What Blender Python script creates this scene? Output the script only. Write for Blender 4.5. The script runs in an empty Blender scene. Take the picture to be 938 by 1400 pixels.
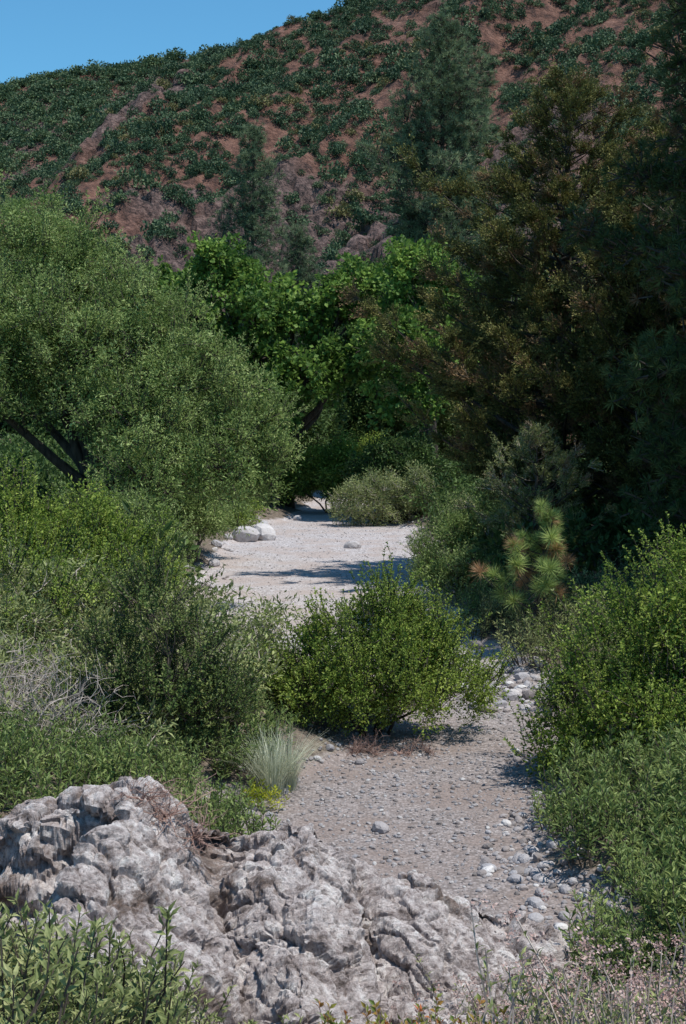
import bpy, math, random
import numpy as np
from mathutils import Vector
rng=np.random.default_rng(11); random.seed(5)
sc=bpy.context.scene
sc.view_settings.view_transform='Standard'; sc.view_settings.look='None'; sc.view_settings.exposure=0
PI=math.pi
# ---------------- numpy noise ----------------
def hsh(ix,iy,iz,seed):
    n=(ix.astype(np.int64)*374761393+iy.astype(np.int64)*668265263+iz.astype(np.int64)*2147483647+seed*974634777)&0xffffffff
    n=((n^(n>>13))*1274126177)&0xffffffff
    n=((n^(n>>16))*2246822519)&0xffffffff
    n=n^(n>>13)
    return (n&0xffffff)/float(0xffffff)
def vn(p,seed=0):
    f=np.floor(p); t=p-f; t=t*t*(3-2*t); i=f.astype(np.int64); r=0
    for a in (0,1):
        for b in (0,1):
            for c in (0,1):
                w=(t[:,0] if a else 1-t[:,0])*(t[:,1] if b else 1-t[:,1])*(t[:,2] if c else 1-t[:,2])
                r=r+w*hsh(i[:,0]+a,i[:,1]+b,i[:,2]+c,seed)
    return r*2-1
RM=np.linalg.qr(np.array([[.8,.5,-.33],[-.42,.78,.46],[.45,-.3,.84]]))[0]
def fbm(p,o=4,seed=0,ridge=False):
    s=0;a=1;tot=0; p=p@RM
    for k in range(o):
        v=vn(p*(2.03**k)+k*7.3,seed+k); p=p@RM
        if ridge: v=1-2*np.abs(v)
        s=s+a*v; tot+=a; a*=.5
    return s/tot
def worley(p,seed=0):
    i=np.floor(p).astype(np.int64); f1=np.full(len(p),9.);f2=np.full(len(p),9.);idv=np.zeros(len(p))
    for a in (-1,0,1):
        for b in (-1,0,1):
            for c in (-1,0,1):
                x=i[:,0]+a;y=i[:,1]+b;z=i[:,2]+c
                q=np.stack([x+hsh(x,y,z,seed),y+hsh(x,y,z,seed+1),z+hsh(x,y,z,seed+2)],1)
                d=np.linalg.norm(p-q,axis=1); h=hsh(x,y,z,seed+3)
                near=d<f1
                f2=np.where(near,f1,np.minimum(f2,d)); idv=np.where(near,h,idv); f1=np.where(near,d,f1)
    return f1,f2,idv
def sstep(a,b,x):
    t=np.clip((x-a)/(b-a),0,1); return t*t*(3-2*t)
def nrm(v): return v/np.maximum(np.linalg.norm(v,axis=-1,keepdims=True),1e-9)
def rsph(n): return nrm(rng.normal(size=(n,3)))
# ---------------- materials ----------------
def newmat(name):
    m=bpy.data.materials.new(name); m.use_nodes=True; nt=m.node_tree; nt.nodes.clear()
    out=nt.nodes.new('ShaderNodeOutputMaterial'); return m,nt,out
def ramp(nt,fac,stops):
    r=nt.nodes.new('ShaderNodeValToRGB'); el=r.color_ramp.elements
    while len(el)<len(stops): el.new(.5)
    for e,(p,c) in zip(el,stops): e.position=p; e.color=(*c,1)
    nt.links.new(fac,r.inputs[0]); return r.outputs[0]
def math_(nt,op,a,b=None,c=None):
    n=nt.nodes.new('ShaderNodeMath'); n.operation=op
    for k,v in enumerate((a,b,c)):
        if v is None: continue
        if isinstance(v,(int,float)): n.inputs[k].default_value=v
        else: nt.links.new(v,n.inputs[k])
    return n.outputs[0]
def leafmat(name,dark,mid,light,tr=.3,rough=.5,accent=None,acc=.93,spec=.18,K=1.6,T=(1.12,1.0,.76)):
    T=np.array(T)*K
    dark,mid,light=[tuple(np.minimum(np.array(c)*T,.8)) for c in (dark,mid,light)]
    m,nt,out=newmat(name); L=nt.links.new
    at=nt.nodes.new('ShaderNodeAttribute'); at.attribute_name='v'
    oi=nt.nodes.new('ShaderNodeObjectInfo')
    f=math_(nt,'ADD',math_(nt,'MULTIPLY',at.outputs['Fac'],.55),math_(nt,'MULTIPLY',oi.outputs['Random'],.45))
    col=ramp(nt,f,[(.15,dark),(.5,mid),(.85,light)])
    if accent:
        mx=nt.nodes.new('ShaderNodeMix'); mx.data_type='RGBA'
        g=math_(nt,'GREATER_THAN',math_(nt,'FRACT',math_(nt,'MULTIPLY',oi.outputs['Random'],7.13)),acc)
        L(g,mx.inputs[0]); L(col,mx.inputs[6]); mx.inputs[7].default_value=(*[c*1.4 for c in accent],1); col=mx.outputs[2]
    p=nt.nodes.new('ShaderNodeBsdfPrincipled'); p.inputs['Roughness'].default_value=rough; p.inputs['Specular IOR Level'].default_value=spec
    L(col,p.inputs['Base Color'])
    t=nt.nodes.new('ShaderNodeBsdfTranslucent'); L(col,t.inputs[0])
    ms=nt.nodes.new('ShaderNodeMixShader'); ms.inputs[0].default_value=tr
    L(p.outputs[0],ms.inputs[1]); L(t.outputs[0],ms.inputs[2]); L(ms.outputs[0],out.inputs[0])
    return m
def barkmat(name,a,b,scale=12):
    m,nt,out=newmat(name); L=nt.links.new
    tc=nt.nodes.new('ShaderNodeTexCoord'); mp=nt.nodes.new('ShaderNodeMapping'); mp.inputs['Scale'].default_value=(1,1,.25)
    L(tc.outputs['Object'],mp.inputs[0])
    n=nt.nodes.new('ShaderNodeTexNoise'); n.inputs['Scale'].default_value=scale; n.inputs['Detail'].default_value=6; L(mp.outputs[0],n.inputs[0])
    p=nt.nodes.new('ShaderNodeBsdfPrincipled'); p.inputs['Roughness'].default_value=.9
    L(ramp(nt,n.outputs[0],[(.35,a),(.65,b)]),p.inputs['Base Color'])
    bp=nt.nodes.new('ShaderNodeBump'); bp.inputs['Strength'].default_value=.6; bp.inputs['Distance'].default_value=.03
    L(n.outputs[0],bp.inputs['Height']); L(bp.outputs[0],p.inputs['Normal']); L(p.outputs[0],out.inputs[0]); return m
M_bark=barkmat('bark',(.03,.023,.018),(.1,.078,.06))
M_twig=barkmat('dry_twig',(.25,.2,.17),(.5,.43,.38),30)
M_redtwig=barkmat('red_twig',(.2,.11,.085),(.42,.28,.23),30)
M_willow=leafmat('willow_leaf',(.055,.095,.033),(.105,.165,.065),(.235,.315,.16),.38,K=1.8)
M_bright=leafmat('bright_leaf',(.048,.088,.018),(.105,.165,.036),(.215,.285,.08),.38,K=1.75)
M_syc=leafmat('sycamore_leaf',(.03,.068,.02),(.062,.12,.03),(.135,.225,.06),.38,.55,K=1.8)
M_dark=leafmat('dark_leaf',(.022,.05,.02),(.045,.085,.03),(.085,.14,.05),.25,K=1.35)
M_toy=leafmat('toyon_leaf',(.03,.058,.02),(.06,.1,.035),(.14,.18,.07),.25,.5,K=1.55)
M_grey=leafmat('greygreen_leaf',(.078,.105,.052),(.132,.17,.088),(.23,.275,.15),.3,.55,K=1.65)
M_sage=leafmat('sage_leaf',(.05,.09,.035),(.085,.14,.055),(.15,.21,.09),.25)
M_jun=leafmat('juniper_leaf',(.032,.042,.018),(.068,.082,.032),(.135,.135,.058),.15,.7,accent=(.15,.1,.05),acc=.84,K=1.85)
M_gjun=leafmat('grey_juniper_leaf',(.05,.07,.035),(.095,.125,.06),(.18,.21,.115),.15,.7,accent=(.16,.12,.07),acc=.9,K=1.7)
M_pine=leafmat('grey_pine_needle',(.045,.075,.055),(.09,.135,.095),(.165,.215,.155),.15,.5,K=1.7)
M_dpine=leafmat('dark_pine_needle',(.02,.042,.022),(.042,.072,.036),(.08,.115,.05),.15,.5,accent=(.12,.075,.04),acc=.93,K=1.6)
M_ypine=leafmat('young_pine_needle',(.08,.13,.05),(.16,.23,.09),(.27,.34,.15),.3,.5,accent=(.32,.19,.1),acc=.82,K=1.8)
M_chap=leafmat('chaparral_leaf',(.02,.042,.024),(.044,.076,.04),(.095,.13,.062),.12,.6,accent=(.13,.12,.05),acc=.94,K=1.45,T=(1,1,1))
M_chap2=leafmat('far_chaparral_leaf',(.03,.055,.03),(.058,.09,.045),(.1,.135,.06),.12,.6,K=1.5,T=(1,1,1))
M_grass=leafmat('bunch_grass_blade',(.2,.23,.15),(.37,.39,.27),(.58,.59,.45),.25,K=1.15,T=(1,1,1))
M_yel=leafmat('yellow_weed_leaf',(.12,.18,.02),(.24,.3,.03),(.38,.4,.05),.35,K=1.3)
M_herb=leafmat('herb_leaf',(.055,.095,.038),(.1,.155,.06),(.19,.25,.11),.33,.45,K=1.5)
M_pale=leafmat('pale_herb_leaf',(.085,.12,.055),(.15,.195,.095),(.28,.32,.19),.3,.5,K=1.3)
M_red=leafmat('red_herb_leaf',(.08,.13,.035),(.16,.17,.045),(.36,.13,.06),.3,.5,K=1.3)
M_flower=leafmat('buckwheat_flower',(.36,.22,.19),(.52,.35,.31),(.68,.52,.46),.2,.8,K=1,T=(1,1,1))

# ---------------- mesh helpers ----------------
class MB:
    def __init__(s): s.v=[];s.f3=[];s.f4=[];s.m3=[];s.m4=[];s.c3=[];s.c4=[];s.n=0
    def add(s,V,F,mat=0,val=None):
        V=np.asarray(V,float).reshape(-1,3);F=np.asarray(F,int)+s.n
        if val is None: val=np.full(len(F),.5)
        if F.shape[1]==3: s.f3.append(F);s.m3.append(np.full(len(F),mat));s.c3.append(val)
        else: s.f4.append(F);s.m4.append(np.full(len(F),mat));s.c4.append(val)
        s.v.append(V); s.n+=len(V)
    def mesh(s,name,mats,smooth=False):
        me=bpy.data.meshes.new(name); V=np.concatenate(s.v)
        F3=np.concatenate(s.f3) if s.f3 else np.zeros((0,3),int); F4=np.concatenate(s.f4) if s.f4 else np.zeros((0,4),int)
        me.vertices.add(len(V)); me.vertices.foreach_set('co',V.astype(np.float32).ravel())
        nl=F3.size+F4.size; me.loops.add(nl); me.loops.foreach_set('vertex_index',np.concatenate([F3.ravel(),F4.ravel()]).astype(np.int32))
        nf=len(F3)+len(F4); me.polygons.add(nf)
        st=np.concatenate([np.arange(len(F3))*3,F3.size+np.arange(len(F4))*4]).astype(np.int32)
        me.polygons.foreach_set('loop_start',st)
        mi=np.concatenate(s.m3+s.m4).astype(np.int32); me.polygons.foreach_set('material_index',mi)
        me.polygons.foreach_set('use_smooth',np.full(nf,smooth))
        for m in mats: me.materials.append(m)
        a=me.attributes.new('v','FLOAT','FACE'); a.data.foreach_set('value',np.concatenate(s.c3+s.c4).astype(np.float32))
        me.update(calc_edges=True); me.validate(); return me
def link(name,me,parent=None):
    o=bpy.data.objects.new(name,me); sc.collection.objects.link(o)
    if parent: o.parent=parent
    return o
def tube(mb,path,rad,ns=6,mat=0):
    P=np.asarray(path,float);n=len(P);T=nrm(np.gradient(P,axis=0))
    ref=np.array([0.31,.9,.2]) if abs(T[0,2])>.7 else np.array([0,0,1.])
    X=nrm(np.cross(T,ref));Y=np.cross(T,X);a=np.arange(ns)/ns*2*PI
    V=P[:,None,:]+np.asarray(rad)[:,None,None]*(np.cos(a)[None,:,None]*X[:,None,:]+np.sin(a)[None,:,None]*Y[:,None,:])
    F=[];
    for i in range(n-1):
        for j in range(ns):
            k=(j+1)%ns; F.append((i*ns+j,i*ns+k,(i+1)*ns+k,(i+1)*ns+j))
    mb.add(V,F,mat)
def wob(a,b,n,amp,sag=0):
    a=np.asarray(a,float);b=np.asarray(b,float);t=np.linspace(0,1,n)[:,None]
    P=a+(b-a)*t; L=np.linalg.norm(b-a)
    for k in (1,2,3): P=P+np.sin(t*PI*k)*rng.normal(size=3)*amp*L/k
    P[:,2]+=sag*L*np.sin(t[:,0]*PI)
    return P
def leaves(mb,B,D,L,W,mat=0,rich=False,upb=.5,droop=.15):
    n=len(B);D=nrm(D);N=rsph(n)+np.array([0,0,upb]);S=nrm(np.cross(D,N));N=np.cross(S,D)
    L=np.broadcast_to(L,(n,))[:,None];W=np.broadcast_to(W,(n,))[:,None]; val=rng.random(n)
    if rich:
        mid=B+D*L*.45; V=np.stack([B,mid-S*W/2+N*W*.18,mid,mid+S*W/2+N*W*.18,B+D*L-N*L*droop],1)
        F=np.array([[0,1,2],[0,2,3],[1,4,2],[2,4,3]]); F=(np.arange(n)[:,None,None]*5+F).reshape(-1,3); mb.add(V,F,mat,np.repeat(val,4))
    else:
        mid=B+D*L*.45; V=np.stack([B,mid-S*W/2,B+D*L-N*L*droop,mid+S*W/2],1)
        F=(np.arange(n)[:,None]*4+np.arange(4)); mb.add(V,F,mat,val)
COLL={}
def coll(name,makers,mats):
    c=bpy.data.collections.new(name)
    for i,mk in enumerate(makers):
        mb=MB(); mk(mb); me=mb.mesh(f'{name}_{i}',mats); o=bpy.data.objects.new(f'{name}_{i}',me); c.objects.link(o)
    COLL[name]=(c,len(makers)); return name
def leafy(n,R,L,W,rich=False,stems=5,flat=.8,outw=.7):
    def f(mb):
        d=rsph(n); r=R*rng.random(n)**.45; P=d*r[:,None]*np.array([1,1,flat])
        tips=rsph(stems*2)*R*np.array([1,1,flat]); k=rng.integers(0,len(tips),n); t=rng.random(n)[:,None]**.6
        P=np.where(rng.random(n)[:,None]<.75, tips[k]*t+rng.normal(size=(n,3))*R*.12, P)
        D=nrm(P)*outw+rsph(n)*.7+np.array([0,0,.15])
        leaves(mb,P,D,L*rng.uniform(.6,1.25,n),W*rng.uniform(.7,1.2,n),0,rich)
        for s in range(stems): tube(mb,wob((0,0,-R*.3),tips[s],3,.05),[R*.02,R*.015,R*.006],3,1)
    return f
def spray(n,Ln,L,W,nb=7):
    def f(mb):
        tips=nrm(rng.normal(size=(nb,3))*np.array([.45,.45,.3])+np.array([0,0,1]))*Ln*rng.uniform(.5,1,nb)[:,None]
        k=rng.integers(0,nb,n); t=rng.random(n)[:,None]**.75
        P=tips[k]*t+rng.normal(size=(n,3))*Ln*.05; D=nrm(tips[k])*1.0+rsph(n)*.55
        leaves(mb,P,D,L*rng.uniform(.6,1.2,n)*(1.15-.6*t[:,0]),W,0)
        for s in range(nb): tube(mb,[np.zeros(3),tips[s]*.8],[Ln*.015,Ln*.006],3,1)
    return f
def tufts(nt_,n,R,L,W,spread=.6):
    def f(mb):
        for a in range(nt_):
            c=rng.normal(size=3)*R*spread*np.array([1,1,.7]) if nt_>1 else np.zeros(3)
            ax=nrm(c+np.array([0,0,R*.8])); D=nrm(rsph(n)*.95+ax*.75)
            leaves(mb,np.tile(c,(n,1)),D,L*rng.uniform(.7,1.1,n),W,0,droop=.05)
            tube(mb,[c-ax*L*1.2,c],[W*1.2,W*.8],3,1)
    return f
def dome(n,L,W):
    def f(mb):
        lob=np.array([[0,0,.35,.62]]+[[*(rng.uniform(-.5,.5,2)),rng.uniform(.15,.6),rng.uniform(.3,.5)] for _ in range(6)])
        k=rng.integers(0,len(lob),n); d=rsph(n); d[:,2]=np.abs(d[:,2])*1.0-.25
        P=lob[k,:3]+d*lob[k,3:4]*rng.uniform(.75,1.08,n)[:,None]
        leaves(mb,P,nrm(d)*.6+rsph(n)*.8,L*rng.uniform(.6,1.3,n),W*rng.uniform(.7,1.2,n),0,upb=.2)
        for s in range(5): tube(mb,[(0,0,-.3),lob[s+1,:3]],[.04,.015],3,1)
    return f
def herb(ns,H,L,W,per=14,spread=.35,rich=True,flower=None,lean=.35):
    def f(mb):
        for s in range(ns):
            a=rng.random()*2*PI; ln=rng.random()*lean; h=H*rng.uniform(.6,1.1)
            b=np.array([math.cos(a),math.sin(a),0])*spread*H*rng.random(); tip=b+np.array([math.cos(a)*ln*h,math.sin(a)*ln*h,h])
            P=wob(b,tip,5,.04); tube(mb,P,np.linspace(.012,.004,5)*H,3,1)
            t=rng.uniform(.12,1,per); t.sort(); ax=np.stack([np.interp(t,np.linspace(0,1,5),P[:,j]) for j in range(3)],1)
            an=np.arange(per)*2.4+rng.random(); D=np.stack([np.cos(an),np.sin(an),.35+.9*t],1)
            leaves(mb,ax,D,L*rng.uniform(.7,1.15,per)*(1.1-.4*t),W*rng.uniform(.8,1.1,per),0,rich,upb=1.2,droop=.2)
            if flower and s%2==0:
                for q in range(3):
                    m=16; c=P[-1]+rng.normal(size=3)*flower*1.6+rng.normal(size=(m,3))*flower*np.array([.6,.6,.35]); leaves(mb,c,rsph(m),flower*.5,flower*.4,2)
    return f
def grass(n,H,W):
    def f(mb):
        for i in range(n):
            a=rng.random()*2*PI; ln=rng.uniform(.1,1.1)**1.2*.8; h=H*rng.uniform(.55,1.1); b=np.array([math.cos(a),math.sin(a),0])*H*.16*rng.random()
            t=np.linspace(0,1,5); P=b+np.stack([math.cos(a)*ln*h*t**1.7,math.sin(a)*ln*h*t**1.7,h*(t-.35*ln*t**2.5)],1)
            s=np.array([-math.sin(a),math.cos(a),0]); w=W*(1-t*.9)[:,None]
            V=np.concatenate([P-s*w,P+s*w]); F=[(j,j+1,j+6,j+5) for j in range(4)]; mb.add(V,F,0,np.full(4,rng.random()))
    return f
def twigs(n,R,r):
    def f(mb):
        for i in range(n):
            d=rsph(1)[0]; d[2]=abs(d[2])*.7+.05; P=wob((0,0,0),d*R*rng.uniform(.5,1.1),6,.09); tube(mb,P,np.linspace(r,r*.3,6),4,0)
            for k in range(4):
                j=rng.integers(2,6); e=P[j]+rsph(1)[0]*R*.35+d*R*.15; tube(mb,wob(P[j],e,4,.1),[r*.45,r*.35,r*.28,r*.15],3,0)
    return f
def rockm(sub=2):
    def f(mb):
        import bmesh
        bm=bmesh.new(); bmesh.ops.create_icosphere(bm,subdivisions=sub,radius=1); V=np.array([v.co[:] for v in bm.verts]); F=np.array([[v.index for v in q.verts] for q in bm.faces]); bm.free()
        V=V*np.array([1,rng.uniform(.65,.95),rng.uniform(.45,.7)]); 
        for k in range(7):
            d=rsph(1)[0]; c=rng.uniform(.5,.75); pr=V@d; V=V-np.maximum(pr-c,0)[:,None]*d*.85
        V=V*(1+.08*fbm(V*1.7+rng.random()*50,3)[:,None]); mb.add(V,F,0)
    return f
V4=range(4)
coll('willow_clump',[leafy(140,.42,.1,.034,flat=.7) for _ in V4],[M_willow,M_bark])
coll('bright_clump',[leafy(120,.24,.055,.028,rich=True) for _ in V4],[M_bright,M_bark])
coll('bright_shoot',[herb(4,.6,.055,.026,26,.25,lean=.35) for _ in V4],[M_bright,M_bark])
coll('toyon_shoot',[herb(4,.7,.08,.032,24,.25,lean=.35) for _ in V4],[M_toy,M_bark])
coll('willow_shoot',[herb(5,.8,.1,.03,26,.25,rich=False,lean=.4) for _ in V4],[M_willow,M_bark])
coll('syc_clump',[leafy(60,.6,.26,.22) for _ in V4],[M_syc,M_bark])
coll('dark_clump',[leafy(110,.5,.14,.07) for _ in V4],[M_dark,M_bark])
coll('grey_clump',[leafy(110,.28,.08,.024,rich=True) for _ in V4],[M_grey,M_twig])
coll('sage_clump',[leafy(110,.3,.075,.033) for _ in V4],[M_sage,M_bark])
coll('jun_spray',[spray(170,.62,.1,.034,7) for _ in V4],[M_jun,M_bark])
coll('gjun_spray',[spray(150,.55,.09,.03,7) for _ in V4],[M_gjun,M_twig])
coll('pine_tuft',[tufts(7,30,.45,.26,.018) for _ in V4],[M_pine,M_bark])
coll('dpine_tuft',[tufts(8,32,.36,.17,.014) for _ in V4],[M_dpine,M_bark])
coll('ypine_tuft',[tufts(1,130,.1,.26,.008) for _ in V4],[M_ypine,M_bark])
coll('chap',[dome(260,.19,.14) for _ in range(6)],[M_chap,M_bark])
coll('chap2',[dome(220,.2,.15) for _ in V4],[M_chap2,M_bark])
coll('herbc',[herb(7,.55,.12,.024,20) for _ in V4],[M_herb,M_bark])
coll('paleherb',[herb(11,.42,.055,.013,30,.4) for _ in V4],[M_pale,M_bark])
coll('greyherb',[herb(9,.6,.08,.016,26) for _ in V4],[M_grey,M_bark])
coll('redherb',[herb(9,.34,.05,.016,20,.5) for _ in V4],[M_red,M_redtwig])
coll('yelherb',[herb(9,.25,.07,.016,14) for _ in V4],[M_yel,M_yel])
coll('buck',[herb(10,.4,.04,.01,16,.5,flower=.018,lean=.5) for _ in V4],[M_grey,M_twig,M_flower])
coll('grassc',[grass(260,.62,.004) for _ in range(2)],[M_grass])
coll('twigc',[twigs(16,.8,.009) for _ in V4],[M_twig])
coll('redtwigc',[twigs(22,.35,.006) for _ in range(2)],[M_redtwig])

def euler(D):
    Z=nrm(D);X=nrm(np.cross(rsph(len(D)),Z));Y=np.cross(Z,X)
    return np.stack([np.arctan2(Y[:,2],Z[:,2]),np.arcsin(np.clip(-X[:,2],-1,1)),np.arctan2(X[:,1],X[:,0])],1)
def scatter(name,P,D,S,cname,parent=None):
    P=np.asarray(P,float);n=len(P);c,nv=COLL[cname]
    me=bpy.data.meshes.new(name); me.vertices.add(n); me.vertices.foreach_set('co',P.astype(np.float32).ravel())
    S=np.asarray(S,float); S=np.repeat(S[:,None],3,1) if S.ndim==1 else S
    for nm,tp,dat,k in (('rot','FLOAT_VECTOR',euler(D),'vector'),('scl','FLOAT_VECTOR',S,'vector')):
        a=me.attributes.new(nm,tp,'POINT'); a.data.foreach_set(k,dat.astype(np.float32).ravel())
    a=me.attributes.new('idx','INT','POINT'); a.data.foreach_set('value',rng.integers(0,nv,n).astype(np.int32))
    o=link(name,me,parent)
    g=bpy.data.node_groups.new(name+'_gn','GeometryNodeTree')
    g.interface.new_socket('Geometry',in_out='INPUT',socket_type='NodeSocketGeometry'); g.interface.new_socket('Geometry',in_out='OUTPUT',socket_type='NodeSocketGeometry')
    N=g.nodes.new; gi=N('NodeGroupInput'); go=N('NodeGroupOutput'); ip=N('GeometryNodeInstanceOnPoints'); ci=N('GeometryNodeCollectionInfo')
    ci.inputs['Collection'].default_value=c; ci.inputs['Separate Children'].default_value=True; ci.inputs['Reset Children'].default_value=True
    def na(nm,t):
        q=N('GeometryNodeInputNamedAttribute'); q.data_type=t; q.inputs[0].default_value=nm
        return [s for s in q.outputs if s.enabled and s.name=='Attribute'][0]
    er=N('FunctionNodeEulerToRotation'); L=g.links.new
    L(gi.outputs[0],ip.inputs['Points']); L(ci.outputs[0],ip.inputs['Instance']); ip.inputs['Pick Instance'].default_value=True
    L(na('idx','INT'),ip.inputs['Instance Index']); L(na('rot','FLOAT_VECTOR'),er.inputs[0]); L(er.outputs[0],ip.inputs['Rotation']); L(na('scl','FLOAT_VECTOR'),ip.inputs['Scale'])
    L(ip.outputs[0],go.inputs[0])
    md=o.modifiers.new('scatter','NODES'); md.node_group=g
    return o
# ---------------- terrain ----------------
BY=[0,9,12,14.4,16.2,18.5,20.5,22.5,24.3,28.8,33.8,41,47,52,60,75,120]
BL=[-.4,-.5,-.7,-1.0,0.0,1.1,.7,-1.4,-2.3,-3.0,-3.4,-3.4,-3.3,-1.9,-1.2,-1,-1]
BR=[1.4,1.8,1.7,2.15,2.45,2.75,2.95,2.7,2.3,2.1,2.5,2.4,2.4,1.2,1.2,1.5,2]
def bdist(x,y):
    l=np.interp(y,BY,BL);r=np.interp(y,BY,BR); w=.18*np.sin(y*2.1)+.12*np.sin(y*4.7+1)
    return np.maximum(l-x+w,x-r+w)
def G(x,y):
    x=np.asarray(x,float);y=np.asarray(y,float); x,y=np.broadcast_arrays(x,y); sh=x.shape; x=x.ravel();y=y.ravel()
    d=np.maximum(bdist(x,y),0)
    h=(.75*(1-np.exp(-d/2.2))+.07*np.minimum(d,60))*(.8+.2*sstep(5,10,y))
    h+=2.1*sstep(8.8,2.6,y)
    p=np.stack([x,y,x*0],1); h+=.10*fbm(p*.5,3,5)*(.3+np.minimum(d,3))*.6+.02*fbm(p*2.2,3,9)
    return h.reshape(sh)
def gridmesh(name,xs,ys,Z,mats,attrs=None,smooth=True,V=None):
    nx,ny=len(xs),len(ys)
    if V is None:
        X,Y=np.meshgrid(xs,ys); V=np.stack([X.ravel(),Y.ravel(),Z.ravel()],1)
    i=np.arange((ny-1)*nx).reshape(ny-1,nx)[:,:-1].ravel(); F=np.stack([i,i+1,i+nx+1,i+nx],1)
    mb=MB(); mb.add(V,F); me=mb.mesh(name,mats,smooth)
    for k,v in (attrs or {}).items():
        a=me.attributes.new(k,'FLOAT','POINT'); a.data.foreach_set('value',v.astype(np.float32).ravel())
    return link(name,me)
def sock_noise(nt,vec,scale,det=5,rough=.6):
    n=nt.nodes.new('ShaderNodeTexNoise'); n.inputs['Scale'].default_value=scale; n.inputs['Detail'].default_value=det; n.inputs['Roughness'].default_value=rough; nt.links.new(vec,n.inputs[0]); return n.outputs[0]
def mixc(nt,f,a,b,bt='MIX'):
    m=nt.nodes.new('ShaderNodeMix'); m.data_type='RGBA'; m.blend_type=bt
    for s,v in ((0,f),(6,a),(7,b)):
        if isinstance(v,(int,float)): m.inputs[s].default_value=v
        elif isinstance(v,tuple): m.inputs[s].default_value=(*v,1)
        else: nt.links.new(v,m.inputs[s])
    return m.outputs[2]
M_ground,nt,out=newmat('ground_gravel_soil'); L=nt.links.new
tc=nt.nodes.new('ShaderNodeNewGeometry').outputs['Position']
vo=nt.nodes.new('ShaderNodeTexVoronoi'); vo.inputs['Scale'].default_value=34; L(tc,vo.inputs[0])
sep=nt.nodes.new('ShaderNodeSeparateColor'); L(vo.outputs['Color'],sep.inputs[0])
grav=ramp(nt,sep.outputs[0],[(0,(.27,.24,.235)),(.4,(.42,.38,.375)),(.75,(.54,.495,.495)),(1,(.68,.64,.64))])
n1=sock_noise(nt,tc,.8,4); grav=mixc(nt,ramp(nt,n1,[(.44,(0,0,0)),(.58,(.8,.8,.8))]),grav,(.42,.345,.315)); 
grav=mixc(nt,math_(nt,'MULTIPLY',ramp(nt,vo.outputs['Distance'],[(.35,(0,0,0)),(.8,(1,1,1))]),.5),grav,(.15,.125,.11))
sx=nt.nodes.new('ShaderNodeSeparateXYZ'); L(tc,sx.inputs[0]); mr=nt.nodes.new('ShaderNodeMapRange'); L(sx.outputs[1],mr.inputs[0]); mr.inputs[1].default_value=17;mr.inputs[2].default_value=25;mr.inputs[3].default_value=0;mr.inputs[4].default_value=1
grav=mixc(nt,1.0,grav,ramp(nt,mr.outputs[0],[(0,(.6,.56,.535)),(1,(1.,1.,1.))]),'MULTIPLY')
n2=sock_noise(nt,tc,14,6,.7); soil=ramp(nt,n2,[(.3,(.05,.038,.025)),(.5,(.13,.1,.075)),(.7,(.24,.19,.145))])
ab=nt.nodes.new('ShaderNodeAttribute'); ab.attribute_name='bed'
bf=math_(nt,'ADD',ab.outputs['Fac'],math_(nt,'MULTIPLY',math_(nt,'SUBTRACT',sock_noise(nt,tc,3,4),.5),.8))
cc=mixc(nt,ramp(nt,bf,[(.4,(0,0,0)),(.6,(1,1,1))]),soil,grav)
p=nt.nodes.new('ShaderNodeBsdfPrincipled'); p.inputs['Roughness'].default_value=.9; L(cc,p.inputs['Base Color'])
hh=math_(nt,'ADD',math_(nt,'MULTIPLY',vo.outputs['Distance'],-1),math_(nt,'MULTIPLY',n2,.6))
bp=nt.nodes.new('ShaderNodeBump'); bp.inputs['Strength'].default_value=.6; bp.inputs['Distance'].default_value=.015; L(hh,bp.inputs['Height']); L(bp.outputs[0],p.inputs['Normal']); L(p.outputs[0],out.inputs[0])
xs=np.unique(np.concatenate([np.linspace(-600,-40,15),np.linspace(-40,-8,33),np.linspace(-8,8,161),np.linspace(8,40,33),np.linspace(40,600,15)]))
ys=np.unique(np.concatenate([np.linspace(-300,-10,8),np.linspace(-10,4,20),np.linspace(4,30,230),np.linspace(30,60,110),np.linspace(60,120,40),np.linspace(120,900,20)]))
X,Y=np.meshgrid(xs,ys); bd=1-sstep(-.15,.6,bdist(X,Y))
gridmesh('ground',xs,ys,G(X,Y),[M_ground],{'bed':bd})
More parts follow.
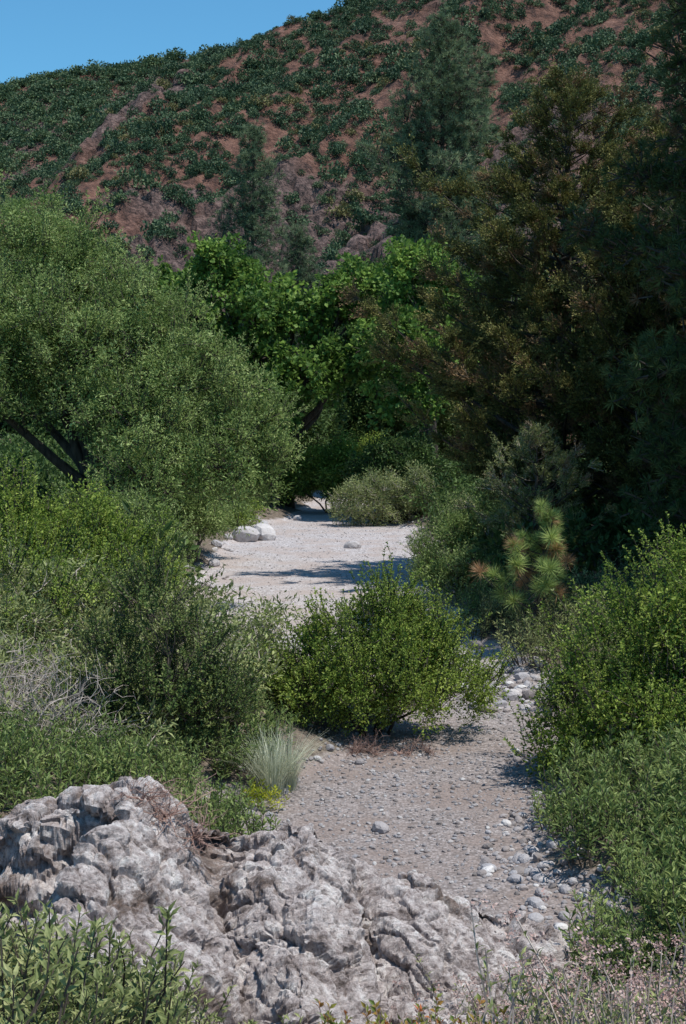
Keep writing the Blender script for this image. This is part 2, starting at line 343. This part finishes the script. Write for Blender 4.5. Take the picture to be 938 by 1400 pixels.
# hill
RX=[-300,-120,-80,-48,-42,-33,-27,-23.6,-17,-4,15,48,90,200,300]; RZ=[0,0,10,31,35,39,47,50.5,53,58.5,66,78,85,70,40]
R2X=[-500,-200,-120,-80,-46,-20,60,300]; R2Z=[43,63,71,76,83,86,86,60]
def H(x,y):
    x,y=np.broadcast_arrays(np.asarray(x,float),np.asarray(y,float)); sh=x.shape; x=x.ravel();y=y.ravel()
    p=np.stack([x,y,x*0],1); w=fbm(p*.02,3,21)*6
    zr=np.interp(x+w*.3,RX,RZ); yr=200+.1*x; t=(y+w-88)/(yr-88)
    g=np.where(t<1,np.clip(t,-.3,1),1-(t-1)*.8)
    gul=fbm(np.stack([(x-y*.5)*.06,y*.015,x*0],1),4,31,ridge=True)
    h1=zr*g+(gul*6-2.7)*sstep(0,.2,t)*(1-.8*sstep(.75,1,t))
    crag=fbm(p*.05,3,44); f1,f2,idv=worley(np.stack([x*.32,y*.32,h1*.32],1)+.6*np.stack([fbm(p*.4,2,46),fbm(p*.4,2,47),x*0],1),3)
    cm=sstep(.08,.42,crag+.9*np.exp(-((x+27)/9)**2-((y-178)/28)**2)+.7*np.exp(-((x-2)/8)**2-((y-125)/12)**2))
    h1=h1+(.12+.88*cm)*(idv*2.6+np.minimum(f2-f1,.5)*2-1.6)*sstep(0,.1,t)+.9*fbm(p*.3,5,50)
    z2=np.interp(x,R2X,R2Z); t2=(y-200)/(130.); g2=np.where(t2<1,t2,1-(t2-1)*.5)
    h2=z2*g2+2.0*fbm(p*.03,4,61)
    h=np.maximum(np.maximum(h1,h2),-6)
    return h.reshape(sh),cm.reshape(sh)
hx=np.concatenate([np.linspace(-260,-75,60),np.linspace(-74,75,460),np.linspace(76,260,60)]); hy=np.concatenate([np.linspace(84,215,480),np.linspace(217,420,60)])
X,Y=np.meshgrid(hx,hy); HZ,HC=H(X,Y)
M_hill,nt,out=newmat('hill_soil_rock'); L=nt.links.new; tc=nt.nodes.new('ShaderNodeNewGeometry').outputs['Position']
a=ramp(nt,sock_noise(nt,tc,.6,8,.75),[(.38,(.055,.027,.02)),(.5,(.18,.082,.055)),(.64,(.31,.16,.115))])
r=ramp(nt,sock_noise(nt,tc,1.2,8,.78),[(.42,(.04,.028,.026)),(.5,(.15,.092,.08)),(.62,(.29,.195,.17))])
ca=nt.nodes.new('ShaderNodeAttribute'); ca.attribute_name='crag'
cc=mixc(nt,ca.outputs['Fac'],a,r)
p=nt.nodes.new('ShaderNodeBsdfPrincipled'); p.inputs['Roughness'].default_value=.95; L(cc,p.inputs['Base Color'])
bp=nt.nodes.new('ShaderNodeBump'); bp.inputs['Strength'].default_value=1; bp.inputs['Distance'].default_value=1.2; L(sock_noise(nt,tc,1.0,8,.7),bp.inputs['Height']); L(bp.outputs[0],p.inputs['Normal']); L(p.outputs[0],out.inputs[0])
gridmesh('hill',hx,hy,HZ,[M_hill],{'crag':HC},smooth=False)
n=23000; x=rng.uniform(-80,80,n); y=rng.uniform(90,212,n)
m=n//3; j=rng.integers(0,n//10,m); x[-m:]=x[j]+rng.normal(size=m)*1.8; y[-m:]=y[j]+rng.normal(size=m)*1.8
z,cm=H(x,y); P=np.stack([x,y,z],1)
den=fbm(P*.07,3,71)*.5+fbm(P*.3,2,75)*.9+.68-.35*cm
k=(rng.random(n)<np.clip(den,0.12,.95))&(z>0); P=P[k]; S=np.clip(.78*np.exp(rng.normal(size=len(P))*.36),.4,1.9)
scatter('chaparral_shrubs',P-np.array([0,0,.15]),np.tile([0,0,1.],(len(P),1))+rng.normal(size=(len(P),3))*.15,np.stack([S,S*rng.uniform(.8,1.2,len(P)),S*rng.uniform(.85,1.5,len(P))],1),'chap')
n=6500; x=rng.uniform(-170,20,n); y=rng.uniform(205,345,n); z,cm=H(x,y); P=np.stack([x,y,z-.3],1); P=P[(z>5)]; S=rng.uniform(1.3,2.9,len(P))
scatter('far_chaparral_shrubs',P,np.tile([0,0,1.],(len(P),1))+rng.normal(size=(len(P),3))*.12,S,'chap2')
# ---------------- plants ----------------
def crownpts(lobes,dens,gap=.15,seed=1,low=-.75,inner=.35,bamp=.38):
    PP=[];DD=[]
    for i,l in enumerate(lobes):
        c=np.array(l[:3]); r=np.array(l[3:6] if len(l)>=6 else [l[3]]*3); n=int(dens*12.5*np.mean(r)**2)+6
        d=rsph(n*2); d=d[d[:,2]>low][:n]; n=len(d)
        bump=1+bamp*fbm(d*2.6+i*9.1+seed,3,seed)*1.6; q=rng.random(n)
        rad=np.where(q<.78,rng.uniform(.82,1.08,n),rng.uniform(inner,.85,n))*bump
        P=c+d*r*rad[:,None]; keep=fbm(P*1.5/np.mean(r)+seed*3.3,2,seed+7)>-.5+gap*1.6
        PP.append(P[keep]); DD.append(d[keep])
    return np.concatenate(PP),np.concatenate(DD)
def plant(name,base,lobes,cname,dens,scale,trunk=.12,mat=M_bark,gap=.2,seed=1,up=.6,single=True,fol='foliage',nsub=8,low=-.75,bamp=.38,shoots=None):
    bx,by=base; bz=float(G(bx,by))-.1; mb=MB(); lobes=[tuple(l) for l in lobes]
    C=np.array([l[:3] for l in lobes])
    if single:
        fork=np.array([bx*.6+C[:,0].mean()*.4,by*.6+C[:,1].mean()*.4,bz+(C[:,2].mean()-bz)*.42]); P=wob((bx,by,bz),fork,7,.03); tube(mb,P,np.linspace(trunk*1.35,trunk*.9,7),9)
    for l in lobes:
        c=np.array(l[:3]); s=fork if single else np.array([bx,by,bz])+rng.normal(size=3)*np.array([.12,.12,0])*max(1,trunk*8)
        P=wob(s,c,7,.06,.05); rr=trunk*(.65 if single else .8); tube(mb,P,np.linspace(rr,rr*.3,7),6)
        for k in range(nsub):
            d=rsph(1)[0]; d[2]=d[2]*.6+.3; e=c+d*np.mean(l[3:])*.95; q=P[rng.integers(3,7)]
            tube(mb,wob(q,e,5,.08),np.linspace(rr*.3,rr*.06,5),4)
    o=link(name,mb.mesh(name,[mat],True))
    P,D=crownpts(lobes,dens,gap,seed,low,bamp=bamp); g=G(P[:,0],P[:,1]); k=P[:,2]>g+.02; P=P[k];D=D[k]
    scatter(name+'_'+fol,P,D*.8+np.array([0,0,up])+rng.normal(size=P.shape)*.3,scale*rng.uniform(.7,1.2,len(P)),cname,o)
    if shoots:
        sn,sd,ss=shoots; P,D=crownpts(lobes,sd,0,seed+40,-.1,.7,bamp=bamp); g=G(P[:,0],P[:,1]); k=P[:,2]>g+.02; P=P[k];D=D[k]
        scatter(name+'_shoots',P,D*.7+np.array([0,0,.9])+rng.normal(size=P.shape)*.25,ss*rng.uniform(.6,1.35,len(P)),sn,o)
    return o
plant('willow_tree',(-5.2,29.5),[(-6.3,30,7.1,1.05),(-5.5,30,6.5,.85),(-7.6,30.5,6.8,1.3),(-8.8,29.5,5.6,1.6),(-4.1,29,5.5,1.0),(-5.2,28,4.9,1.15),(-3.2,28.3,4.4,1.05),(-4.1,27.3,3.7,.95),(-2.0,28.4,3.6,.85),(-6.6,28.6,5.4,1.1),(-2.5,27.4,2.9,.75),(-3.8,26.9,2.7,.8),(-7.2,27.5,4.6,1.0),(-5.3,31,6.0,1.1),(-1.7,28.3,2.7,.55)],'willow_clump',8.5,.9,.2,gap=.18,seed=3,bamp=.55,shoots=('willow_shoot',2.5,.8))
plant('willow_shrub',(-4.6,21.5),[(-4.9,21,2.1,.6),(-4,21.8,1.9,.6),(-5.8,21.4,2.2,.65),(-3.3,22.5,1.6,.55),(-4.4,20.3,1.4,.65),(-3.4,20.9,1.1,.6)],'bright_clump',13,1.25,.05,single=False,seed=5,bamp=.5,shoots=('bright_shoot',6,1.0))
plant('willow_shrub',(-3.2,25.2),[(-3.6,25,1.6,.6),(-3.1,25.6,1.2,.4),(-4.3,25.5,1.8,.7),(-3.1,24.6,.8,.35)],'willow_clump',10,.65,.04,single=False,seed=6,shoots=('willow_shoot',4,.55))
plant('mulefat_shrub',(-3.5,18.2),[(-3.7,18,1.4,.6),(-3.0,18.6,1.1,.42),(-4.5,18.2,1.6,.65),(-4.2,17,.9,.5),(-2.9,17.6,.7,.38)],'grey_clump',11,1,.03,mat=M_twig,single=False,seed=8,gap=.25,nsub=16,bamp=.5,shoots=('bright_shoot',5,.85))
plant('toyon_shrub',(-2.0,14.9),[(-2.0,15,1.8,.28,.28,.42),(-1.6,15.1,1.35,.28),(-2.4,14.9,1.2,.32),(-1.95,14.8,.8,.36),(-1.5,14.9,.7,.3),(-1.3,15.2,.85,.2),(-2.45,14.8,.6,.3)],'toyon_shoot',20,.5,.03,single=False,seed=9,gap=.15,nsub=16,bamp=.55,shoots=('toyon_shoot',12,.65))
plant('green_shrub',(.35,17.3),[(.45,17.3,1.15,.5),(-.1,17.3,.85,.45),(.95,17.4,.85,.5),(1.4,17.3,.55,.42),(-.6,17.2,.6,.34),(.2,16.8,.65,.5),(.75,16.8,.55,.45),(.6,17.5,1.5,.26),(-.3,16.9,.45,.4),(-.85,17.3,.45,.28),(1.1,17.4,1.1,.25)],'bright_clump',17,.8,.03,single=False,seed=10,gap=.15,nsub=12,low=-.6,bamp=.55,shoots=('bright_shoot',13,.75))
plant('green_shrub',(3.7,15.3),[(3.3,15.4,1.2,.7),(4.1,15.4,1.5,.85),(2.7,15.2,.75,.5),(3.3,14.6,.65,.6),(4.3,14.8,.8,.7),(2.45,15,.35,.34),(5.2,15.6,1.6,.9)],'bright_clump',14,1.0,.04,single=False,seed=12,gap=.12,nsub=10,bamp=.55,shoots=('bright_shoot',9,.8))
plant('willow_shrub',(2.4,29.5),[(2.0,29.7,.9,.5),(2.5,30,1.3,.55),(3.0,30.2,1.5,.55),(1.9,29,.5,.4),(2.5,28.6,.6,.5)],'willow_clump',12,.7,.04,single=False,seed=13,shoots=('willow_shoot',5,.6))
plant('willow_shrub',(2.9,24.9),[(2.4,25,.35,.4),(3.9,25.4,.5,.4)],'sage_clump',12,.9,.03,single=False,seed=14,shoots=('willow_shoot',5,.5))
plant('creek_shrub',(1.1,49),[(.6,49,.7,.8),(1.4,49.2,.9,.9),(2.3,49.4,1.0,.9)],'grey_clump',9,1.3,.04,single=False,seed=15)
plant('creek_shrub',(-.5,55),[(-.9,55,1.4,1),(.1,55.5,1.7,1.1),(1.2,56,1.5,1.1),(-2.2,55,1.3,1)],'bright_clump',7,1.9,.05,single=False,seed=16)
plant('creek_shrub',(1.6,50.5),[(1.2,50.8,1.9,.8),(2.2,50.8,2.3,.9),(2.9,50.5,1.5,.9)],'dark_clump',7,.9,.05,single=False,seed=19)
plant('creek_shrub',(-3.6,46),[(-3.3,46,.6,.6),(-4,46.2,.8,.8)],'bright_clump',9,1.4,.03,single=False,seed=17)
plant('willow_shrub',(-4.0,36),[(-3.7,36,1.4,.8),(-4.3,36.5,2.3,1.1),(-3.4,38,1.3,.7),(-5,36,1.8,1.1)],'willow_clump',8,.9,.05,single=False,seed=18)
plant('sycamore_tree',(-2.2,56),[(-4.9,55,9.7,.8),(-4.1,55.3,9.0,.8),(-6.4,56,8.3,1.2),(-5.2,55,8.0,.9),(-3.5,54,8.0,.9),(-2.2,55,7.6,1.1),(-.9,54.6,7.1,.9),(-.1,54.5,8.0,.9),(.6,55.4,8.9,.8),(1.2,55,7.6,.9),(-1.2,54,5.6,1.2),(-3.4,55,5.8,1.2),(-5.3,55,6.3,1.2),(.8,54.6,5.9,1.1),(-2.6,53.5,3.8,1.0)],'syc_clump',5.5,.72,.24,gap=.24,seed=20,bamp=.65)
plant('sycamore_tree',(3.3,53),[(2.1,52,7.9,.9),(2.9,52.4,9.2,1.0),(3.6,53,8.0,1.1),(1.8,51,6.2,1.0),(3.2,52,5.9,1.2),(2.2,51.4,4.6,1.0)],'syc_clump',5,.72,.2,gap=.24,seed=21,bamp=.65)
def conifer(name,base,h,prof,cname,nbr,scale,rise=.15,droop=0,trunk=.18,start=.08,step=.34,side=.5,dirup=.5,seed=0,tipup=.0,dens=1.):
    bx,by=base; bz=float(G(bx,by))-.1; mb=MB(); tp=wob((bx,by,bz),(bx+rng.normal()*.15,by,bz+h),14,.006); tube(mb,tp,np.linspace(trunk,trunk*.08,14),9)
    tt=np.linspace(0,1,14); PP=[];DD=[];SS=[]
    for i in range(nbr):
        t=start+(1-start)*((i+rng.random())/nbr)**(.85); a=i*2.3999+rng.normal()*.3
        L_=prof(t)*rng.uniform(.55,1.2)*(1+.22*math.sin(a*2+seed)+.15*math.sin(t*17+a)); 
        if L_<.12: L_=.12
        s=np.array([np.interp(t,tt,tp[:,j]) for j in range(3)]); o=np.array([math.cos(a),math.sin(a),0])
        n=max(4,int(L_/step)+2); u=np.linspace(0,1,n)[:,None]
        P=s+o*L_*u+np.array([0,0,1])*L_*(rise*u+tipup*u**2.2-droop*np.sin(u*PI*.8))+np.sin(u*5+i)*rng.normal(size=3)*.05*L_
        tube(mb,P,np.linspace(max(.012,trunk*.28*(1-t)+.012),.006,n),4)
        m=max(3,int(dens*L_/step*2.6)); uu=rng.uniform(.22,1.03,m)**.8; sd=rng.normal(size=m)*side*L_*.3*(1.15-uu)
        perp=np.array([-o[1],o[0],0]); Q=np.stack([np.interp(uu,u[:,0],P[:,j]) for j in range(3)],1)+perp*sd[:,None]+np.array([0,0,1])*rng.normal(size=m)[:,None]*.1
        PP.append(Q); DD.append(o*.75+perp*(np.sign(sd)*.35)[:,None]+np.array([0,0,dirup])+rng.normal(size=(m,3))*.22); SS.append(scale*rng.uniform(.65,1.2,m)*(1.1-.35*t))
    PP.append(np.array([tp[-1]+[0,0,-.1*k] for k in range(4)])); DD.append(np.tile([0,0,1.],(4,1))+rng.normal(size=(4,3))*.2); SS.append(np.full(4,scale*.6))
    o=link(name,mb.mesh(name,[M_bark],True)); P=np.concatenate(PP);D=np.concatenate(DD);S=np.concatenate(SS); k=P[:,2]>G(P[:,0],P[:,1])+.1
    scatter(name+'_needles',P[k],D[k],S[k],cname,o); return o
I=lambda a,b:(lambda t:float(np.interp(t,a,b)))
conifer('juniper_tree',(4.8,33),10.9,I([0,.12,.3,.5,.62,.72,.85,.95,1],[1.6,2.7,3.2,2.9,2.4,1.9,1.1,.6,.2]),'jun_spray',180,1.0,rise=.2,tipup=.3,trunk=.28,start=.05,step=.42,dirup=.55,seed=2)
conifer('juniper_tree',(4.3,36),7.2,I([0,.2,.5,.8,1],[1.2,1.6,1.5,.9,.2]),'jun_spray',75,.95,rise=.3,tipup=.35,trunk=.2,start=.08,step=.42,dirup=.6,seed=5)
conifer('juniper_tree',(6.8,31),9.0,I([0,.2,.5,.8,1],[2.0,2.4,2.2,1.2,.2]),'jun_spray',120,1.0,rise=.3,tipup=.3,trunk=.22,start=.05,step=.44,dirup=.6,seed=6)
conifer('juniper_shrub',(3.9,28.5),3.1,I([0,.2,.5,.8,1],[1.3,1.5,1.1,.6,.2]),'gjun_spray',50,.75,rise=.35,tipup=.3,trunk=.1,start=.05,step=.36,dirup=.6,seed=16)
conifer('gray_pine_tree',(4.2,65),20.6,I([0,.3,.42,.6,.8,.93,1],[.2,1.8,2.6,2.4,1.7,.9,.3]),'pine_tuft',110,1.25,rise=.35,tipup=.3,trunk=.3,start=.3,step=.6,seed=7,dirup=.9)
conifer('gray_pine_tree',(-5.1,80),18.6,I([0,.3,.5,.8,.93,1],[.2,1.3,1.7,1.3,.7,.3]),'pine_tuft',80,1.1,rise=.4,tipup=.3,trunk=.28,start=.3,step=.6,seed=8,dirup=.9)
conifer('gray_pine_tree',(-2.6,84),14,I([0,.3,.5,.8,1],[.2,1.3,1.5,1.0,.3]),'pine_tuft',60,1.1,rise=.4,tipup=.3,trunk=.25,start=.3,step=.6,seed=9,dirup=.9)
conifer('dark_pine_tree',(7.3,24),16,I([0,.1,.3,.45,.65,.9,1],[2.4,2.8,2.9,2.4,2.0,1.2,.4]),'dpine_tuft',170,1.1,rise=.05,tipup=.2,trunk=.26,start=.05,step=.44,seed=10,dirup=.5)
conifer('dark_pine_tree',(8.4,28.5),12,I([0,.1,.4,.7,.9,1],[2.0,2.5,2.5,2.0,1.2,.4]),'dpine_tuft',110,1.1,rise=.05,tipup=.2,trunk=.24,start=.06,step=.46,seed=11,dirup=.5)
conifer('young_pine',(3.05,22.9),2.2,I([0,.3,.7,1],[.6,.85,.5,.1]),'ypine_tuft',28,1.0,rise=.3,tipup=.5,trunk=.035,start=.15,step=.3,side=.2,seed=12,dirup=.7,dens=.65)
PP=[];DD=[]
mb=MB()
for i in range(95):
    x=rng.uniform(-42,34);y=rng.uniform(62,100) ; h=rng.uniform(4.5,8.5)+(1.5 if y>80 else 0)
    if abs(x-.3)<3 and y<66: continue
    b=np.array([x,y,max(float(G(x,y)),float(H(x,y)[0]))]); tube(mb,wob(b-[0,0,.3],b+[0,0,h*.7],5,.04),np.linspace(.16,.05,5),6)
    lb=[(*(b+np.array([rng.normal()*h*.2,rng.normal()*h*.2,h*rng.uniform(.3,.8)])),h*rng.uniform(.16,.25)) for _ in range(7)]
    P,D=crownpts(lb,3.2,.15,i); PP.append(P);DD.append(D)
P=np.concatenate(PP);D=np.concatenate(DD); o=link('distant_trees',mb.mesh('distant_trees',[M_bark],True))
scatter('distant_trees_foliage',P,D+np.array([0,0,.5]),rng.uniform(1.1,1.8,len(P)),'dark_clump',o)
def under(name,n,xr,yr,cname,s,excl=.5,dmax=99,zoff=.12,up=1.,lean=.25,thr=-.35):
    x=rng.uniform(*xr,n);y=rng.uniform(*yr,n);d=bdist(x,y);k=(d>excl)&(d<dmax);x=x[k];y=y[k]
    P=np.stack([x,y,G(x,y)+zoff*s*rng.random(len(x))],1); k=fbm(P*.6,2,int(n)%97)>thr; P=P[k]
    scatter(name,P,np.tile([0,0,up],(len(P),1))+rng.normal(size=P.shape)*lean,s*rng.uniform(.6,1.25,len(P)),cname)
under('understory_brush',1300,(-14,-2.7),(22,60),'dark_clump',1.3,.75,zoff=1.0)
under('understory_brush',1300,(2,14),(25,60),'dark_clump',1.2,.7,zoff=.8)
under('bank_brush',620,(-7.5,-.9),(13.8,25),'grey_clump',1.3,.7,zoff=.5)
under('bank_herbs',420,(-4.6,-.7),(11.2,16.2),'herbc',.8,.2)
under('bank_herbs',420,(1.5,5.5),(9.2,14.2),'herbc',.85,.05,zoff=.05)
under('willow_sprouts',230,(1.9,5.5),(18.6,25),'greyherb',1.15,.1,zoff=.05)
under('weeds',640,(-4.2,-.75),(3.4,7.6),'paleherb',1.1,-9,zoff=.0,thr=-2)
under('weeds',60,(-.8,.2),(4.6,6.2),'paleherb',.75,-9,zoff=.0,thr=-2)
under('buckwheat',300,(.75,3.6),(4.2,8.6),'buck',1.35,-9,zoff=.0,thr=-2)
under('weeds',120,(.9,3.6),(5.2,9.6),'herbc',.6,-9,zoff=.0)
under('red_weeds',60,(-.0,.85),(5.7,6.9),'redherb',1.15,-9,zoff=.0,thr=-2)
under('green_weeds',90,(-.1,1.3),(5.4,7.0),'herbc',.55,-9,zoff=.0,thr=-2)
P=np.array([[-.72,14.5,0],[-.58,14.75,0],[-.85,14.7,0]]); P[:,2]=G(P[:,0],P[:,1]); scatter('bunch_grass',P,np.tile([0,0,1.],(3,1)),np.array([1.2,1.1,1.05]),'grassc')
P=np.array([[-.85,14.05,0],[-.68,14.0,0],[-.95,14.2,0]]); P[:,2]=G(P[:,0],P[:,1]); scatter('yellow_weed',P,np.tile([0,0,1.],(3,1)),np.array([1.1,.95,.9]),'yelherb')
n=22; P=np.stack([rng.uniform(-4.2,-2.5,n),rng.uniform(13.6,15.2,n),np.zeros(n)],1); P[:,2]=G(P[:,0],P[:,1])+.25; scatter('dead_branches',P,np.tile([0.3,-.5,1.],(n,1))+rng.normal(size=(n,3))*.4,rng.uniform(.6,1.1,n),'twigc')
n=7; P=np.stack([rng.uniform(-.1,1.1,n),rng.uniform(16.0,16.5,n),np.zeros(n)],1); P[:,2]=G(P[:,0],P[:,1])+.02; scatter('fallen_twigs',P,np.tile([0.,0,1.],(n,1))+rng.normal(size=(n,3))*.4,rng.uniform(.5,.8,n),'redtwigc')
# ---------------- stones ----------------
def stonemat(name,k):
    m,nt,out=newmat(name); L=nt.links.new; oi=nt.nodes.new('ShaderNodeObjectInfo'); tcn=nt.nodes.new('ShaderNodeTexCoord')
    S=[(0,(.26,.225,.21)),(.3,(.4,.35,.335)),(.6,(.42,.405,.42)),(.85,(.54,.495,.48)),(1,(.75,.72,.7))]
    c1=ramp(nt,oi.outputs['Random'],[(q,tuple(np.array(c)*k)) for q,c in S])
    ns=sock_noise(nt,tcn.outputs['Object'],3,6,.7); c1=mixc(nt,.5,c1,ramp(nt,ns,[(.3,(.45,.43,.43)),(.7,(1,1,1))]),'MULTIPLY')
    p=nt.nodes.new('ShaderNodeBsdfPrincipled'); p.inputs['Roughness'].default_value=.8; L(c1,p.inputs['Base Color']); bp=nt.nodes.new('ShaderNodeBump'); bp.inputs['Strength'].default_value=.4; bp.inputs['Distance'].default_value=.1; L(ns,bp.inputs['Height']); L(bp.outputs[0],p.inputs['Normal']); L(p.outputs[0],out.inputs[0]); return m
coll('pebble',[rockm(2) for _ in range(6)],[stonemat('pale_stone',1.0)]); coll('npebble',[rockm(2) for _ in range(6)],[stonemat('brown_stone',.78)])
def stones(name,n,xr,yr,smin,smax,pw=3,dr=(-9,.4),cn='pebble'):
    x=rng.uniform(*xr,n);y=rng.uniform(*yr,n);d=bdist(x,y);k=(d>dr[0])&(d<dr[1]);x=x[k];y=y[k];s=smin+(smax-smin)*rng.random(len(x))**pw
    scatter(name,np.stack([x,y,G(x,y)+s*.15],1),np.tile([0,0,1.],(len(x),1))+rng.normal(size=(len(x),3))*.25,s,cn)
stones('gravel',13000,(-1.6,3.2),(9,22),.008,.035,3,cn='npebble')
stones('gravel',5000,(-3.8,3),(21,50),.01,.035,3)
stones('creek_stones',600,(-1.6,3.4),(9.5,22),.03,.08,2.5,(-.45,.5),'npebble')
stones('creek_stones',420,(1.2,2.6),(10.5,14.6),.025,.1,2.5,(-.5,.5))
stones('creek_stones',150,(1.7,3.3),(18.6,21.5),.05,.16,2,(-9,.5))
stones('creek_stones',450,(-3.9,3.4),(22,52),.05,.24,3,(-.4,.6))
P=np.array([[.25,41,.05],[-.9,14,0],[.35,13.3,0.02],[1.9,34,.1],[2.1,36,.1],[-2.9,43,.15],[-2.4,43.6,.2],[1.4,24,.1],[.9,52,.2]]); P[:,2]+=G(P[:,0],P[:,1]); scatter('boulders',P,np.tile([0,0,1.],(len(P),1))+rng.normal(size=P.shape)*.2,np.array([.3,.08,.13,.3,.25,.5,.55,.3,.5]),'pebble')
# ---------------- foreground rock outcrop ----------------
xs=np.linspace(-4.8,1.95,690); ys=np.linspace(6.2,10.7,460); X,Y=np.meshgrid(xs,ys); x=X.ravel(); y=Y.ravel()
CX=[-4.8,-3.5,-2.36,-2.06,-1.41,-1.0,-.7,-.2,.055,.26,.66,.96,1.26,1.5,1.75,2.0]; CZ=[.95,1.05,1.1,1.28,1.42,1.24,1.04,1.16,.9,.72,.74,.62,.46,.26,.0,-.3]
p2=np.stack([x,y,x*0],1); wx=x+.12*fbm(p2*1.6,3,81); wy=y+.18*fbm(p2*1.3,3,82)
c=np.interp(wx,CX,CZ); yc=9.75; s=yc-wy
lm=1-sstep(-1.75,-1.25,wx+.3*(s))
z=np.where(s>0,c-.19*s-.055*s*s,c+s*1.6)-lm*.6*sstep(.22,.42,s)+lm*.15*sstep(.6,1.6,s)
z-=.22*np.exp(-((wx-(.12+.1*s))/.1)**2)*sstep(.1,.5,s)
z-=.16*np.exp(-((wx+.95-.25*s)/.14)**2)*sstep(-.1,.3,s)
z-=.16*sstep(.5,1.3,s)*sstep(.1,.5,wx)
z-=1.2*sstep(1.55,1.95,wx)
zz=z.reshape(X.shape); gy,gx=np.gradient(zz,ys,xs); N=nrm(np.stack([-gx.ravel(),-gy.ravel(),np.ones(len(x))],1)); P=np.stack([x,y,z],1)
q=P+.09*np.stack([fbm(P*3,4,90),fbm(P*3,4,91),fbm(P*3,4,92)],1)
ca_,sa_=math.cos(.7),math.sin(.7); U=q[:,0]*ca_-q[:,1]*sa_; Wd=q[:,0]*sa_+q[:,1]*ca_
qa=np.stack([U*1.3,Wd*2.6,q[:,2]*2.6],1)
f1,f2,idv=worley(qa,7); g1,g2,idw=worley(qa*2.8+3,17); h1,h2,idh=worley(q*15,27)
dsp=.11*fbm(P*1.4,3,95,ridge=True)+.11*(idv-.5)-.04*(1-np.minimum((f2-f1)/.1,1))+.055*(idw-.5)-.022*(1-np.minimum((g2-g1)/.12,1))+.014*(idh-.5)+.06*fbm(P*4,5,96)+.017*fbm(P*20,4,99,ridge=True)
Vv=P+N*(dsp-.03)[:,None]*np.array([1,1.1,1])+.02*np.stack([fbm(P*6,3,97),fbm(P*6,3,98),0*x],1)
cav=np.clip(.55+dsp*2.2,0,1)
M_rock,nt,out=newmat('outcrop_rock'); L=nt.links.new; ge=nt.nodes.new('ShaderNodeNewGeometry'); tc=ge.outputs['Position']
a=ramp(nt,sock_noise(nt,tc,6,10,.8),[(.36,(.17,.135,.12)),(.45,(.42,.35,.33)),(.54,(.68,.6,.57)),(.64,(.9,.85,.81))])
dk=ramp(nt,sock_noise(nt,tc,1.7,8,.78),[(.53,(0,0,0)),(.61,(1,1,1))])
a=mixc(nt,math_(nt,'MULTIPLY',dk,.8),a,ramp(nt,sock_noise(nt,tc,9,8,.75),[(.42,(.08,.055,.042)),(.6,(.3,.21,.165))]))
li=ramp(nt,sock_noise(nt,tc,18,7,.8),[(.55,(0,0,0)),(.6,(1,1,1))]); a=mixc(nt,math_(nt,'MULTIPLY',li,.6),a,(.11,.085,.07))
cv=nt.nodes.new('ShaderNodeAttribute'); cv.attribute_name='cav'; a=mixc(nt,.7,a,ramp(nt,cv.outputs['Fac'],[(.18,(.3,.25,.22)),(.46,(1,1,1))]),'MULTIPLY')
p=nt.nodes.new('ShaderNodeBsdfPrincipled'); p.inputs['Roughness'].default_value=.95; p.inputs['Specular IOR Level'].default_value=.2; L(a,p.inputs['Base Color'])
bp=nt.nodes.new('ShaderNodeBump'); bp.inputs['Strength'].default_value=.9; bp.inputs['Distance'].default_value=.05; L(sock_noise(nt,tc,22,12,.8),bp.inputs['Height']); L(bp.outputs[0],p.inputs['Normal']); L(p.outputs[0],out.inputs[0])
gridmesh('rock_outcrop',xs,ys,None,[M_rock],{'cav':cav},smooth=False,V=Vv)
P=np.array([[-1.2,9.45,1.25],[-1.0,9.3,1.15],[-1.35,9.5,1.35]]); scatter('dead_twigs',P,np.array([[.2,-.2,1],[.3,-.3,1],[0,0,1.]]),np.array([1,.8,.8]),'redtwigc')
# ---------------- light / sky / camera ----------------
sv=Vector((.34,-.13,.87)).normalized()
sun=bpy.data.lights.new('sun','SUN'); sun.energy=5; sun.angle=math.radians(.5); sun.color=(1,.97,.91); so=bpy.data.objects.new('sun',sun); sc.collection.objects.link(so); so.rotation_euler=sv.to_track_quat('Z','Y').to_euler()
w=bpy.data.worlds.new('World'); sc.world=w; w.use_nodes=True; nt=w.node_tree; bg=nt.nodes['Background']
sk=nt.nodes.new('ShaderNodeTexSky'); sk.sky_type='NISHITA'; sk.sun_disc=False; sk.sun_elevation=math.asin(sv.z); sk.sun_rotation=math.atan2(sv.x,sv.y); sk.air_density=1.0; sk.dust_density=.2; sk.ozone_density=2.5; sk.altitude=300
tn=mixc(nt,1.0,sk.outputs[0],(.72,1.35,1.5),'MULTIPLY')
nt.links.new(tn,bg.inputs[0]); bg.inputs[1].default_value=.1
cam=bpy.data.cameras.new('camera'); cam.sensor_fit='VERTICAL'; cam.sensor_height=36; cam.sensor_width=24; cam.lens=50; cam.clip_end=3000; cam.clip_start=.1
co=bpy.data.objects.new('camera',cam); sc.collection.objects.link(co); co.location=(0,0,4); co.rotation_euler=(math.radians(90-4.12),0,0); sc.camera=co
